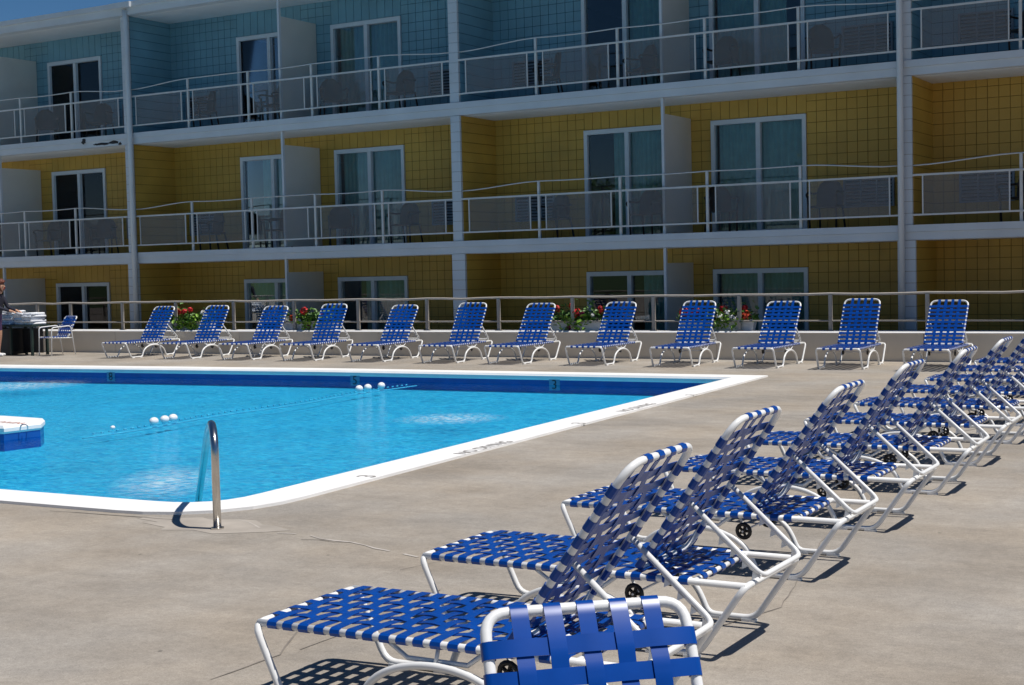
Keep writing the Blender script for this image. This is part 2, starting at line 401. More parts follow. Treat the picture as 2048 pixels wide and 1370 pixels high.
crack([(350, 1040), (250, 1032), (100, 1022)], .025, 'crack', .006)
crack([(2046, 810), (1985, 850), (1905, 868)], .012, 'crack', .012)
# painted patch at the hand rail
p = onz(430, 1050)
link('repair_patch', mesh_of('repair_patch', [(p.x + .62 * math.cos(t) * random.uniform(.65, 1.15), p.y + .28 * math.sin(t) * random.uniform(.6, 1.15) - .02, .002) for t in [i * math.pi / 10 for i in range(20)]], [tuple(range(20))], 'patch'), deck)

# ------------------------------------------------------------------ low wall with railing
W0, W1 = -46., 12.
def wv(X, dy, z): return (X, wall_y(X) + dy, z)
def wall_top(X): return .507 - .0008 * (X + 13.4)
wall = empty('low_wall', (0, 0, 0)); tag(wall, 'long low beige wall behind the far row of blue loungers', 'wall')
xs = [W0 + i * (W1 - W0) / 16 for i in range(17)]
mb = MB(); cap = MB()
for a, b in zip(xs, xs[1:]):
    ta, tb = wall_top(a), wall_top(b); g = .004
    mb.add([wv(a + g, 0, -.01), wv(b - g, 0, -.01), wv(b - g, 0, tb - .034), wv(a + g, 0, ta - .034), wv(a + g, .30, -.52), wv(b - g, .30, -.52), wv(b - g, .30, tb - .034), wv(a + g, .30, ta - .034)],
           [(0, 1, 2, 3), (5, 4, 7, 6), (3, 2, 6, 7), (1, 5, 6, 2), (4, 0, 3, 7)])
    cap.add([wv(a, -.014, ta - .034), wv(b, -.014, tb - .034), wv(b, -.014, tb - .024), wv(a, -.014, ta - .024), wv(a, .312, ta - .034), wv(b, .312, tb - .034), wv(b, .312, tb), wv(a, .312, ta), wv(a, .012, ta), wv(b, .012, tb)],
            [(0, 1, 2, 3), (3, 2, 9, 8), (8, 9, 6, 7), (5, 4, 7, 6), (1, 0, 4, 5)])
mb.build('wall_body', 'wall', wall); cap.build('wall_cap', 'coping', wall)
rail = empty('wall_railing', (0, 0, 0)); tag(rail, 'taupe metal railing with two rails standing on the low wall', 'railing')
px = [-43.2 + 1.64 * i for i in range(11)] + [-25.71, -24.08, -22.48, -20.83, -19.19, -17.55, -15.88, -14.24, -12.64, -10.99, -9.35, -7.71, -6.08, -4.47, -2.85, -1.2, .4, 2.05, 3.7]
pm = {}
for i, X in enumerate(px):
    t = wall_top(X); z1 = 1.145
    me = MB().box(-.03, .03, -.022, .022, 0, z1 - t - .02).box(-.06, .06, -.05, .05, 0, .012).mesh('post', 'rail')
    link('post', me, rail, (X, wall_y(X) + .08, t))
tp = []
for a, b in zip(px, px[1:]):
    for k in range(4):
        X = a + (b - a) * k / 4; tp.append((X, wall_y(X) + .08, 1.14 - .012 * math.sin(math.pi * k / 4) * random.uniform(.2, 1.6)))
MB().tube(tp, .022, 8).build('top_rail', 'rail', rail, True)
MB().tube([(X, wall_y(X) + .08, wall_top(X) + .175) for X in px], .014, 6).build('lower_rail', 'rail', rail, True)

# ------------------------------------------------------------------ motel building
FY, BY, RY = 24.6, 26.0, 36.0
ZF = [-.512, 2.277, 5.065]                 # floor levels
SLAB = .255
ZR = 8.085; ROOF_T = .30
COLS = [-33.89, -24.80, -15.71, -6.62, 2.47]
motel = empty('motel_building', (0, 0, 0)); tag(motel, 'three-storey white motel with yellow lower balconies and blue top balconies', 'building')
X0, X1 = COLS[0] - .11, COLS[-1] + .11
OV = .06
for z in ZF[1:]:
    sl_ = MB().box(X0, X1, FY, RY, z - SLAB, z - .12).box(X0, X1, FY - .03, RY, z - .118, z).build('balcony_slab', 'paint_white', motel)
    MB().box(X0 + .3, X1 - .3, FY + .20, BY - .02, z - SLAB - .006, z - SLAB - .001).build('ceiling_board', 'soffit', sl_)
roof = MB().box(X0 - .4, X1 + .4, FY - .10, RY + .3, ZR - ROOF_T, ZR - .13).box(X0 - .42, X1 + .42, FY - .16, RY + .32, ZR - .128, ZR - .02).build('roof', 'paint_white', motel)
MB().box(X0 - .35, X1 + .35, FY - .05, RY + .2, ZR - .018, ZR + .01).build('roof_covering', 'roof', roof)
MB().box(X0 + .3, X1 - .3, FY + .15, BY - .02, ZR - ROOF_T - .006, ZR - ROOF_T - .001).build('ceiling_board', 'soffit', roof)
MB().box(X0, X1, FY + .3, RY, ZF[0] - .1, ZF[0]).build('ground_slab', 'soil', motel)
MB().box(X0, X1, RY - .2, RY - .01, ZF[0] + .01, ZR - ROOF_T - .01).build('rear_wall', 'paint_white', motel)
def ceil_z(f): return (ZF[f + 1] - SLAB) if f < 2 else ZR - ROOF_T
blocks = []                                # (distance, x0, x1, z0, z1, mat, wall, kind)
BW = .2; J = .011; PRO = .010
wallparts = {}
for ci, cx in enumerate(COLS):
    for f in range(3):
        hw = .105 if f else .15
        z0, z1 = ZF[f] + (.002 if f else 0), ceil_z(f) - .008
        wg = MB().box(cx - hw, cx + hw, FY + .02, BY + .1, z0, z1).build('wing_wall', 'grout_b' if f == 2 else 'grout_y', motel)
        # white painted end of the wall, one block course at a time
        n_ = int((z1 - z0) / BW) + 1
        for k in range(n_):
            a, b = z0 + k * BW + .003, min(z0 + (k + 1) * BW - .003, z1)
            if b - a > .02: blocks.append((abs(cx + 6), 'end', cx - hw - .003, cx + hw + .003, a, b, 'paint_white', wg))
        for sd in (-1, 1):
            for k in range(n_):
                a, b = z0 + k * BW + J / 2, min(z0 + (k + 1) * BW - J / 2, z1)
                if b - a < .03: continue
                y = FY + .06; st = 2.
                while y < BY - .02:
                    y2 = min(y + st, BY - .002); blocks.append((abs(cx + 6) + .5, 'side', cx + sd * hw, sd, y + J / 2, y2 - J / 2, a, b, 'blue' if f == 2 else 'yellow', wg)); y = y2; st = .4
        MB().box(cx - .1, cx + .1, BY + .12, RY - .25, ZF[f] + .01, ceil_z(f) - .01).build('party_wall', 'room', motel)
pipe_mat = 'paint_white'
for cx, dx in ((-24.80, .16), (-6.62, -.06)):
    MB().tube(fillet([(cx + dx, FY - .13, ZR - .2), (cx + dx, FY - .10, ZR - .6), (cx + dx, FY - .10, -.5)], .2), .062 if cx < -20 else .055, 10).build('downpipe', pipe_mat, motel, True)
MB().box(-24.80 - .22, -24.80 + .42, FY - .24, FY - .162, ZR - .15, ZR - .03).build('gutter_box', 'paint_white', motel)

DOFF0, DOFF1 = .43, 2.33
DH = [2.10, 2.17, 2.17]
def corrugated(x0, x1, z0, z1, y, amp, wl):
    n_ = max(4, int((x1 - x0) / (wl / 4))); v = []; f = []
    for i in range(n_ + 1):
        x = x0 + (x1 - x0) * i / n_; yy = y + amp * math.sin(2 * math.pi * (x - x0) / wl) * (1 + .3 * math.sin(x * 5.1))
        v += [(x, yy, z0), (x, yy, z1)]
        if i: f.append((2 * i - 2, 2 * i, 2 * i + 1, 2 * i - 1))
    return v, f
rooms = []
rr = random.Random(3)
door_style = {}                             # explicit curtain cover for doors that can be read: (f, partition index, side): [(from,to),...]
for bi in range(4):
    ca, cb = COLS[bi], COLS[bi + 1]; pxx = (ca + cb) / 2
    for f in range(3):
        zf, zc = ZF[f], ceil_z(f)
        colm, joint_shade = ('blue', 'grout_b') if f == 2 else ('yellow', 'grout_y')
        dtop = zf + DH[f]
        # partition between two rooms
        pt = MB().box(pxx - .018, pxx + .018, FY + .13, BY - .04, zf + .02, zf + 2.24).build('partition', 'partition', motel)
        MB().box(pxx - .025, pxx + .025, FY + .06, FY + .125, zf + .002, zc - .004).build('partition_post', 'paint_white', pt)
        bw = MB()                           # wall core behind the blocks
        xl, xr = ca + .1, cb - .1
        d = [(pxx - DOFF1, pxx - DOFF0), (pxx + DOFF0, pxx + DOFF1)]
        bw.box(xl, d[0][0], BY, BY + .18, zf, zc).box(d[0][1], d[1][0], BY, BY + .18, zf, zc).box(d[1][1], xr, BY, BY + .18, zf, zc)
        for a, b in d: bw.box(a, b, BY, BY + .18, dtop, zc)
        wb = bw.build('back_wall', joint_shade, motel)
        nx = int(round((xr - xl) / BW)); bx = (xr - xl) / nx; nz = int((zc - zf) / BW) + 1
        for a, b, z0_, z1_ in ((xl, d[0][0], zf, zc), (d[0][1], d[1][0], zf, zc), (d[1][1], xr, zf, zc)):
            n_ = max(1, int(round((b - a) / BW))); s_ = (b - a) / n_
            for i in range(n_):
                for k in range(nz):
                    q0, q1 = zf + k * BW + J / 2, min(zf + (k + 1) * BW - J / 2, zc - .004)
                    if q1 - q0 > .03: blocks.append((abs(a + s_ * i + 5) + abs(f - 1) * 3, 'back', a + s_ * i + J / 2, a + s_ * (i + 1) - J / 2, q0, q1, colm, wb))
        for a, b in d:                      # soldier blocks over the doors
            n_ = int(round((b - a) / BW)); s_ = (b - a) / n_
            for i in range(n_): blocks.append((abs(a + s_ * i + 5) + abs(f - 1) * 3, 'back', a + s_ * i + J / 2, a + s_ * (i + 1) - J / 2, dtop + J, zc - .004, colm, wb))
        for sd in (-1, 1):
            a, b = (pxx - DOFF1, pxx - DOFF0) if sd < 0 else (pxx + DOFF0, pxx + DOFF1)
            dr = empty('sliding_door', (a, BY, zf)); dr.parent = motel
            W_, Hh = b - a, DH[f]; fw = .075
            MB().box(0, fw, -.05, .10, 0, Hh).box(W_ - fw, W_, -.05, .10, 0, Hh).box(fw, W_ - fw, -.05, .10, Hh - .09, Hh).box(fw, W_ - fw, -.05, .10, 0, .05).box(W_ / 2 - .045, W_ / 2 + .045, -.03, .085, .05, Hh - .09).build('frame', 'alu', dr)
            for k in (0, 1):
                p0, p1 = (fw, W_ / 2 - .045) if k == 0 else (W_ / 2 + .045, W_ - fw)
                yy = .02 if k == 0 else .05
                MB().box(p0 + .001, p1 - .001, yy, yy + .006, .052, Hh - .092).build('pane', 'glass', dr)
            cov = rr.choice([[(0, 1)], [(0, 1)], [(.0, .8)], [(.3, 1)], [(.22, 1)]])
            if (f, bi, sd) == (1, 2, -1): cov = [(.27, 1)]
            if (f, bi, sd) == (1, 2, 1) or (f, bi, sd) == (0, 2, 1): cov = [(0, 1)]
            if (f, bi, sd) == (0, 2, -1): cov = [(.62, 1)]
            if (f, bi, sd) == (2, 2, 1): cov = [(0, .80)]
            if (f, bi, sd) == (2, 1, -1): cov = []
            if (f, bi, sd) == (2, 1, 1): cov = [(0.0, 1)]
            if (f, bi, sd) == (2, 2, -1): cov = [(.5, 1)]
            if (f, bi, sd) == (1, 0, 1): cov = [(0, .82)]
            for c0, c1 in cov:
                v, fc = corrugated(fw + c0 * (W_ - 2 * fw), fw + c1 * (W_ - 2 * fw), .06, Hh - .04, .22, .045, rr.uniform(.10, .14))
                link('curtain', mesh_of('curtain', v, fc, 'curtain', True), dr)
            # louvred heater vent beside the door
            vx = pxx + sd * 3.50
            vt = empty('wall_vent', (vx, BY - PRO, zf + .42)); vt.parent = motel
            MB().box(-.44, .44, -.012, .0, .0, .46).build('vent_back', 'black', vt)
            fr = MB().box(-.47, -.43, -.05, .002, -.03, .49).box(.43, .47, -.05, .002, -.03, .49).box(-.43, .43, -.05, .002, .46, .49).box(-.43, .43, -.05, .002, -.03, 0).box(-.16, -.135, -.045, -.012, 0, .46).box(.135, .16, -.045, -.012, 0, .46)
            fr.build('vent_frame', 'louver', vt)
            if f: 
                if 'vs' not in wallparts: wallparts['vs'] = MB().add([(-.425, -.044, 0), (.425, -.044, 0), (.425, -.016, .035), (-.425, -.016, .035), (-.425, -.044, -.008), (.425, -.044, -.008)], [(0, 1, 2, 3), (4, 5, 1, 0)]).mesh('vent_slat', 'louver')
                for k in range(7): link('vent_slat', wallparts['vs'], vt, (0, 0, .02 + k * .062))
            rooms.append((f, bi, sd, pxx, zf))
# blocks: the 300 that show largest are separate pieces, the others stay real geometry joined per wall
def block_geo(B):
    if B[1] == 'back': _, _, a, b, c, d_, mt, wl = B; return MB().box(a, b, BY - PRO, BY + .004, c, d_), mt, wl
    if B[1] == 'end': _, _, a, b, c, d_, mt, wl = B; return MB().box(a, b, FY - .004, FY + .055, c, d_), mt, wl
    _, _, x, sd, y0, y1, c, d_, mt, wl = B
    return MB().box(min(x - sd * .004, x + sd * PRO), max(x - sd * .004, x + sd * PRO), y0, y1, c, d_), mt, wl
blocks.sort(key=lambda B: B[0])
joined = {}; nsep = 0
for B in blocks:
    g, mt, wl = block_geo(B)
    if B[1] == 'back' and nsep < 300 and g.v[0].x > -16 and g.v[0].x < -4.6:
        c_ = g.v[0].copy(); g.v = [q - c_ for q in g.v]
        key = (round(g.v[6].x, 3), round(g.v[6].z, 3), mt)
        if key not in wallparts: wallparts[key] = g.mesh('block', mt)
        link('block', wallparts[key], wl, c_); nsep += 1
    else:
        joined.setdefault((wl.name, mt), (wl, MB()))[1].add(g.v, g.f)
for (nm, mt), (wl, mb) in joined.items():
    o = mb.build('blocks', mt, wl); o['kind'] = 'stuff'
# peeling paint on the left fascia
for x, y, sx, sz in ((168, 283, .10, .075), (203, 288, .26, .035), (226, 285, .20, .045), (190, 289, .12, .03), (238, 287, .06, .04)):
    p = ony(x, y, FY - .03); n_ = 11
    v = [(p.x + sx * math.cos(t) * random.uniform(.5, 1.2), FY - .033 if p.z > ZF[2] - .118 else FY - .003, p.z + sz * math.sin(t) * random.uniform(.5, 1.2)) for t in [i * 2 * math.pi / n_ for i in range(n_)]]
    link('peeled_patch', mesh_of('peeled_patch', v, [tuple(range(n_))], 'peel'), motel)
# balcony railings, one per bay and floor
def railing(ca, cb, zf):
    L = cb - ca - .21; rl = empty('balcony_railing', (ca + .105, FY + .04, zf)); rl.parent = motel
    ps = [L * (i + 1) / 5 for i in range(4)]
    for x in ps: link('post', wallparts.setdefault('post', MB().box(-.024, .024, -.02, .02, 0, 1.12).mesh('post', 'balrail')), rl, (x, 0, 0))
    tp = []; ks = [0.] + ps + [L]
    for i, (a, b) in enumerate(zip(ks, ks[1:])):
        sag = random.choice((.0, .01, .02)) + (.10 if i in (0, 4) else 0)
        for k in range(6):
            t = k / 6; e = (t if i == 4 else 1 - t)
            drop = sag * (e * e * (3 - 2 * e)) if i in (0, 4) else sag * math.sin(math.pi * t)
            tp.append((a + (b - a) * t, 0, 1.12 - drop))
    tp.append((L, 0, 1.02))
    MB().tube(tp, .012, 7).build('top_rail', 'balrail', rl, True)
    for z, r_ in ((.845, .017), (.17, .015)): MB().box(0, L, -.05, -.024, z - r_, z + r_).build('middle_rail' if z > .5 else 'bottom_rail', 'balrail', rl)
    for a, b in zip(ks, ks[1:]):
        g = .19
        pn = link('screen_panel', wallparts.setdefault('scr', MB().box(0, L / 5 - 2 * g, -.039, -.036, .188, .827).mesh('screen_panel', 'screen')), rl, (a + g, 0, 0))
        link('stile', wallparts.setdefault('sti', MB().box(-.011, .011, -.048, -.026, .186, .828).mesh('stile', 'balrail')), pn, (-.012, 0, 0))
        link('stile', wallparts['sti'], pn, (L / 5 - 2 * g + .012, 0, 0))
for bi in range(4):
    for f in (1, 2): railing(COLS[bi], COLS[bi + 1], ZF[f])

# ------------------------------------------------------------------ strap furniture
TR = .0155
def ribbon(path, wdt, axis, th=.0025):
    """strip of width wdt along axis, following path (list of (a,z)); axis 'x' -> path runs in y/z"""
    v = []; f = []; n_ = len(path)
    for i, (a, z) in enumerate(path):
        a0, z0 = path[max(i - 1, 0)]; a1, z1 = path[min(i + 1, n_ - 1)]
        t = Vector((a1 - a0, z1 - z0)); t.normalize(); nn = Vector((-t.y, t.x)) * th / 2
        for s in (-1, 1):
            for q in (1, -1):
                aa, zz = a + nn.x * q, z + nn.y * q
                v.append((s * wdt / 2, aa, zz) if axis == 'x' else (aa, s * wdt / 2, zz))
    for i in range(n_ - 1):
        k = 4 * i
        for p, q in ((0, 2), (3, 1), (2, 3), (1, 0)): f.append((k + p, k + q, k + 4 + q, k + 4 + p))
    f += [(0, 1, 3, 2), (4 * n_ - 4, 4 * n_ - 2, 4 * n_ - 1, 4 * n_ - 3)]
    return v, f
def strap_path(half, z, r, crossings, parity, amp=.0028, sides=2):
    """wraps round tubes centred at +-half, z; weaves over / under at crossings"""
    R_ = r + .002; P = []
    for k in range(7):
        t = R(372 - k * 282 / 6); P.append((-half + R_ * math.cos(t), z + R_ * math.sin(t)))
    top = z + R_ - .0005
    cs = sorted(crossings)
    pts = []
    for i, c in enumerate(cs):
        sgn = 1 if (i + parity) % 2 == 0 else -1
        pts += [(c - .018, top + amp * sgn), (c + .018, top + amp * sgn)]
    P += pts
    for k in range(7):
        t = R(90 - k * 282 / 6); P.append((half + R_ * math.cos(t), z + R_ * math.sin(t)))
    return P
SW = .044
def strap_set(prefix, half, length, long_xs, cross_ys, r=TR):
    """meshes for cross straps (run across, path in y) and long straps (run along x), in a local sheet with z=0 at tube centres"""
    out = {}
    for par in (0, 1):
        v, f = ribbon(strap_path(half, 0, r, long_xs, par), SW, 'x'); out['c', par] = mesh_of('strap', v, f, 'strap')
        mid = length / 2
        v, f = ribbon(strap_path(length / 2, 0, r, [c - mid for c in cross_ys], 1 - par), SW, 'y'); out['l', par] = mesh_of('strap', v, f, 'strap')
    return out
SEAT_Z = .325; HALF = .322
def make_lounger():
    root = empty('pool_lounger')
    # side frames: front leg, skid, arch, skid, rear leg, one bent tube each side
    Wl = .347
    side = [(0, SEAT_Z), (.145, .016), (.47, .016)]
    for k in range(1, 12):
        t = math.pi * k / 12; side.append((.83 - .34 * math.cos(t), .016 + .235 * math.sin(t) ** .8))
    side += [(1.19, .016), (1.43, .016), (1.645, SEAT_Z)]
    pth = [(x, -Wl, z) for x, z in side] + [(x, Wl, z) for x, z in reversed(side)]
    MB().tube(fillet(pth, .055, 4, True), TR, 8, True).build('leg_frame', 'white_tube', root, True)
    tie = MB().tube([(.62, 0, SEAT_Z - .012), (.70, 0, .262), (.96, 0, .262), (1.03, 0, SEAT_Z - .012)], .010, 6).mesh('brace', 'white_tube', True)
    post = MB().tube([(.83, .016, .25), (.83, -.01, SEAT_Z - .01)], .009, 6).mesh('brace_post', 'white_tube', True)
    foot = MB().box(-.035, .035, -.018, .018, 0.0, .012).mesh('glide', 'white_tube')
    railm = MB().tube([(.0, 0, SEAT_Z), (1.645, 0, SEAT_Z)], TR, 8).mesh('seat_rail', 'white_tube', True)
    for s in (-1, 1):
        o = link('seat_rail', railm, root, (0, s * HALF, 0))
        link('brace', tie, o); link('brace_post', post, o, (0, 0, 0)).scale = (1, s, 1)
        for x in (.2, .43, 1.22, 1.40): link('glide', foot, root, (x, s * Wl, 0))
    MB().tube([(1.40, -HALF, SEAT_Z), (1.40, HALF, SEAT_Z)], .012, 8).build('cross_bar', 'white_tube', root, True)
    MB().tube([(.47, -HALF, SEAT_Z - .006), (.47, HALF, SEAT_Z - .006)], .009, 6).build('cross_bar', 'white_tube', root, True)
    # seat straps
    lx = [(-2 + i) * .108 for i in range(5)]; cy = [.075 + i * .0755 for i in range(18)]
    st = strap_set('seat', HALF, 1.40, lx, cy)
    for i, x in enumerate(cy): link('strap', st['c', i % 2], root, (x, 0, SEAT_Z))
    for i, y in enumerate(lx): link('strap', st['l', i % 2], root, (.70, y, SEAT_Z))
    # back rest
    BA = R(54); BL = .84; BH = .292
    PV = 1.115
    back = empty('back_rest', (PV, 0, SEAT_Z + .02)); back.parent = root; back.rotation_euler = (0, -BA, 0)
    bl = fillet([(0, -BH, 0), (BL, -BH, 0), (BL, BH, 0), (0, BH, 0)], .10, 6, True)
    MB().tube(bl, TR, 8, True).build('back_frame', 'white_tube', back, True)
    lx2 = [(-1.5 + i) * .105 for i in range(4)]; cy2 = [.04 + i * .0755 for i in range(10)]
    st2 = strap_set('back', BH, BL, lx2, cy2)
    for i, x in enumerate(cy2): link('strap', st2['c', i % 2], back, (x, 0, 0))
    for i, y in enumerate(lx2): link('strap', st2['l', i % 2], back, (BL / 2, y, 0))
    # prop: U-shaped bar from the back rest down to the rear rail, with notched plates
    ax, az = PV + .40 * math.cos(BA) + .012, SEAT_Z + .02 + .40 * math.sin(BA) - .012
    pe = (1.69, SEAT_Z + .035)
    MB().tube(fillet([(ax, -.25, az), (pe[0], -.25, pe[1]), (pe[0], .25, pe[1]), (ax, .25, az)], .05, 5), .0125, 8).build('prop_bar', 'white_tube', root, True)
    dx, dz = pe[0] - ax, pe[1] - az
    def tooth(t, d): return (ax + dx * t - dz * 0 - d * .75, az + dz * t - d)
    for s in (-1, 1):
        pl = MB().add([(ax + dx * q, s * .25 + e, az + dz * q - d_) for q in (.38, .97) for d_ in (0, .02) for e in (-.004, .004)], [(0, 1, 3, 2), (4, 6, 7, 5), (0, 4, 5, 1), (2, 3, 7, 6), (0, 2, 6, 4), (1, 5, 7, 3)])
        for t in (.42, .58, .74, .88):
            a = tooth(t, .0); b = tooth(t + .11, .0); c = tooth(t + .06, .036); y = s * .25
            pl.add([(a[0], y - .004, a[1]), (b[0], y - .004, b[1]), (c[0], y - .004, c[1]), (a[0], y + .004, a[1]), (b[0], y + .004, b[1]), (c[0], y + .004, c[1])], [(0, 1, 2), (5, 4, 3), (0, 3, 4, 1), (1, 4, 5, 2), (2, 5, 3, 0)])
        pl.build('notched_plate', 'white_tube', root)
    # transport wheels on brackets under the seat
    tyre = MB(); n_ = 16
    ring = [(.038 * math.cos(2 * math.pi * k / n_), 0, .038 * math.sin(2 * math.pi * k / n_)) for k in range(n_)]
    tm = tyre.tube(ring, .011, 6, True).mesh('tyre', 'black', True)
    hub = MB().tube([(0, -.016, 0), (0, .016, 0)], .014, 8)
    for k in range(5):
        t = 2 * math.pi * k / 5; hub.tube([(0, 0, 0), (.038 * math.cos(t), 0, .038 * math.sin(t))], .008, 5)
    hm = hub.mesh('spokes', 'black')
    for s in (-1, 1):
        wh = link('wheel', tm, root, (1.06, s * .20, .215)); link('spokes', hm, wh, (0, 0, 0))
    MB().tube([(1.06, -.22, .215), (1.06, .22, .215)], .006, 6).tube([(1.06, -.16, .215), (1.0, -.16, SEAT_Z)], .008, 6).tube([(1.06, .16, .215), (1.0, .16, SEAT_Z)], .008, 6).build('axle', 'white_tube', root)
    return root
lounger = make_lounger(); used = [False]
ORD = ['first', 'second', 'third', 'fourth', 'fifth', 'sixth', 'seventh', 'eighth', 'ninth', 'tenth', 'eleventh', 'twelfth']
def put_lounger(loc, rz, label, group, tilt=0):
    o = lounger if not used[0] else copy_tree(lounger)
    used[0] = True; o.location = loc; o.rotation_euler = (0, 0, rz); tag(o, label, 'lounger', group)
    if tilt:
        for ch in o.children:
            if ch.name.startswith('back_rest'): ch.rotation_euler = (0, ch.rotation_euler[1] - tilt, 0)
    return o
# right-hand row: feet towards the pool, local +x -> world +X
rowL = [(4.285, -3.74), (5.655, -3.87), (7.262, -3.98), (8.79, -4.02), (10.31, -4.03), (11.87, -4.10), (13.38, -4.13), (14.85, -4.16), (16.35, -4.22), (17.85, -4.28), (19.3, -4.33)]
for i, (y, x) in enumerate(rowL):
    lab = ('blue-strapped white lounger nearest the camera, behind the woven chair' if i == 0 else '%s blue-strapped lounger from the camera in the right-hand row' % ORD[i])
    put_lounger((x, y + .345, 0), R([1.5, .3, 1.2, 1, 2.2, 1.8, 2.5, 1.5, 2.2, 2, 2.4][i]), lab, 'loungers in the row beside the right pool edge', R([0, .8, -.6, 1, .4, -.8, .5, 0, .6, -.4, 0][i]))
# far row: feet towards the pool, local +x -> world +Y
far = [(-22.545, -22.571), (-20.90, -21.04), (-19.26, -19.42), (-17.71, -17.88), (-16.08, -16.18), (-14.43, -14.556), (-13.03, -13.08), (-11.40, -11.42), (-9.784, -9.887), (-8.334, -8.355), (-6.943, -7.007), (-5.568, -5.593)]
for i, (a, b) in enumerate(far):
    rot = math.atan2(1.55, b - a)
    put_lounger((a - (b - a) * .1, 21.72 + .02 * math.sin(i * 2.1), 0), rot, '%s blue lounger from the left in the far row along the low wall' % ORD[i], 'loungers in the far row along the low wall', R(1.2 + 2.2 * math.sin(i * 2.7)))

def make_chair():
    root = empty('strap_chair')
    w_, sz, d_ = .255, .41, .47
    # legs and arms: one bent tube each side (local: facing -y, back at +y)
    for s in (-1, 1):
        x = s * .285
        MB().tube(fillet([(x, -.24, .012), (x, -.225, .63), (x, .235, .66), (x, .33, .012)], .07, 5), .013, 8).build('leg_frame', 'white_tube', root, True)
        MB().tube([(x, -.232, sz - .01), (s * w_, -.232, sz - .01)], .010, 6).tube([(x, .27, sz - .02), (s * w_, .22, sz - .02)], .010, 6).build('seat_lug', 'white_tube', root)
    lp = fillet([(-w_, -.24, sz), (w_, -.24, sz), (w_, .24, sz - .02), (-w_, .24, sz - .02)], .07, 5, True)
    MB().tube(lp, TR, 8, True).build('seat_frame', 'white_tube', root, True)
    lx = [(-2 + i) * .084 for i in range(5)]
    cy = [.07 + i * .072 for i in range(5)]
    st = strap_set('cs', w_, .48, lx, cy)
    seat = empty('seat', (0, -.24, sz)); seat.parent = root; seat.rotation_euler = (R(-2.4), 0, R(90))
    for i, x in enumerate(cy): link('strap', st['c', i % 2], seat, (x, 0, 0))
    for i, y in enumerate(lx): link('strap', st['l', i % 2], seat, (.24, y, 0))
    back = empty('back_rest', (0, .20, sz + .02)); back.parent = root
    back.rotation_euler = Euler((0, -R(64), R(90)), 'XYZ')
    BL = .482
    XB, RB = .32, .80
    def bend(x):
        if x <= XB: return x, 0., 0.
        t = (x - XB) / RB; return XB + RB * math.sin(t), -RB * (1 - math.cos(t)), t
    def bent(me, off=0.):
        for vt in me.vertices:
            x, dz, t = bend(vt.co.x + off); z = vt.co.z; vt.co.x = x + math.sin(t) * z - off; vt.co.z = dz + math.cos(t) * z
        return me
    sidep = [(.05 * k, -w_, 0) for k in range(1, 8)]
    pthb = [(0, w_, 0), (0, -w_, 0)] + sidep + [(BL, -w_, 0), (BL, w_, 0)] + [(x, w_, z) for x, _, z in reversed(sidep)]
    link('back_frame', bent(MB().tube(fillet(pthb, .075, 6, True), .0145, 12, True).mesh('back_frame', 'white_tube', True)), back)
    cy2 = [.081 + i * .076 for i in range(5)]
    st2 = strap_set('cb', w_, BL, lx, cy2, .0145)
    for p_ in (0, 1):
        bm = bmesh.new(); bm.from_mesh(st2['l', p_]); bmesh.ops.subdivide_edges(bm, edges=[e for e in bm.edges if abs(e.verts[0].co.x - e.verts[1].co.x) > .02], cuts=2, use_grid_fill=True); bm.to_mesh(st2['l', p_]); bm.free()
        bent(st2['l', p_], BL / 2)
    for me in list(st2.values()) + list(st.values()):
        for q_ in me.polygons: q_.use_smooth = True
        me.set_sharp_from_angle(angle=R(50))
    for i, x in enumerate(cy2):
        xx, zz, tt = bend(x); link('strap', st2['c', i % 2], back, (xx, 0, zz), (0, tt, 0))
    for i, y in enumerate(lx): link('strap', st2['l', i % 2], back, (BL / 2, y, 0))
    MB().tube([(-.285, .285, .645), (-w_, .265, .66)], .010, 6).tube([(.285, .285, .645), (w_, .265, .66)], .010, 6).build('back_lug', 'white_tube', root)
    return root
chair = make_chair()
# near chair: top bar measured in the picture, faces the camera
ct = Vector((-1.655, 3.125, 0)); ang = math.atan2(.299, .329)
nrm = Vector((math.sin(ang), -math.cos(ang), 0))               # facing direction
chair.rotation_euler = (0, 0, ang)
chair.location = ct + nrm * (.20 + .47 * math.cos(R(64)) + .03)
tag(chair, 'woven blue strap chair close to the camera at the bottom edge', 'chair', 'strap chairs on the pool deck')
c2 = copy_tree(chair); c2.location = (-24.98, 22.33, 0); c2.rotation_euler = (0, 0, R(-14))
tag(c2, 'blue strap armchair beside the towel table at the far left', 'chair', 'strap chairs on the pool deck')

# ------------------------------------------------------------------ pool hand rail
hb = onz(435, 1058); he = onz(397, 1006, ZW)
dv = Vector((he.x - hb.x, he.y - hb.y, 0)); L = dv.length; dn = dv / L
hr = empty('pool_hand_rail', hb); tag(hr, 'chrome hand rail curving from the deck into the pool', 'hand rail')
pts = [Vector((0, 0, -.01)), Vector((0, 0, .60)), Vector((0, 0, .70)) + dn * .20, Vector((0, 0, .60)) + dn * .62, dn * L + Vector((0, 0, ZW + .02)), dn * (L + .06) + Vector((0, 0, -.28))]
MB().tube(fillet(pts, .16, 7), .027, 14).build('rail_tube', 'chrome', hr, True)
MB().tube([(0, 0, 0.001), (0, 0, .012)], .045, 16).build('base_ring', 'chrome', hr)

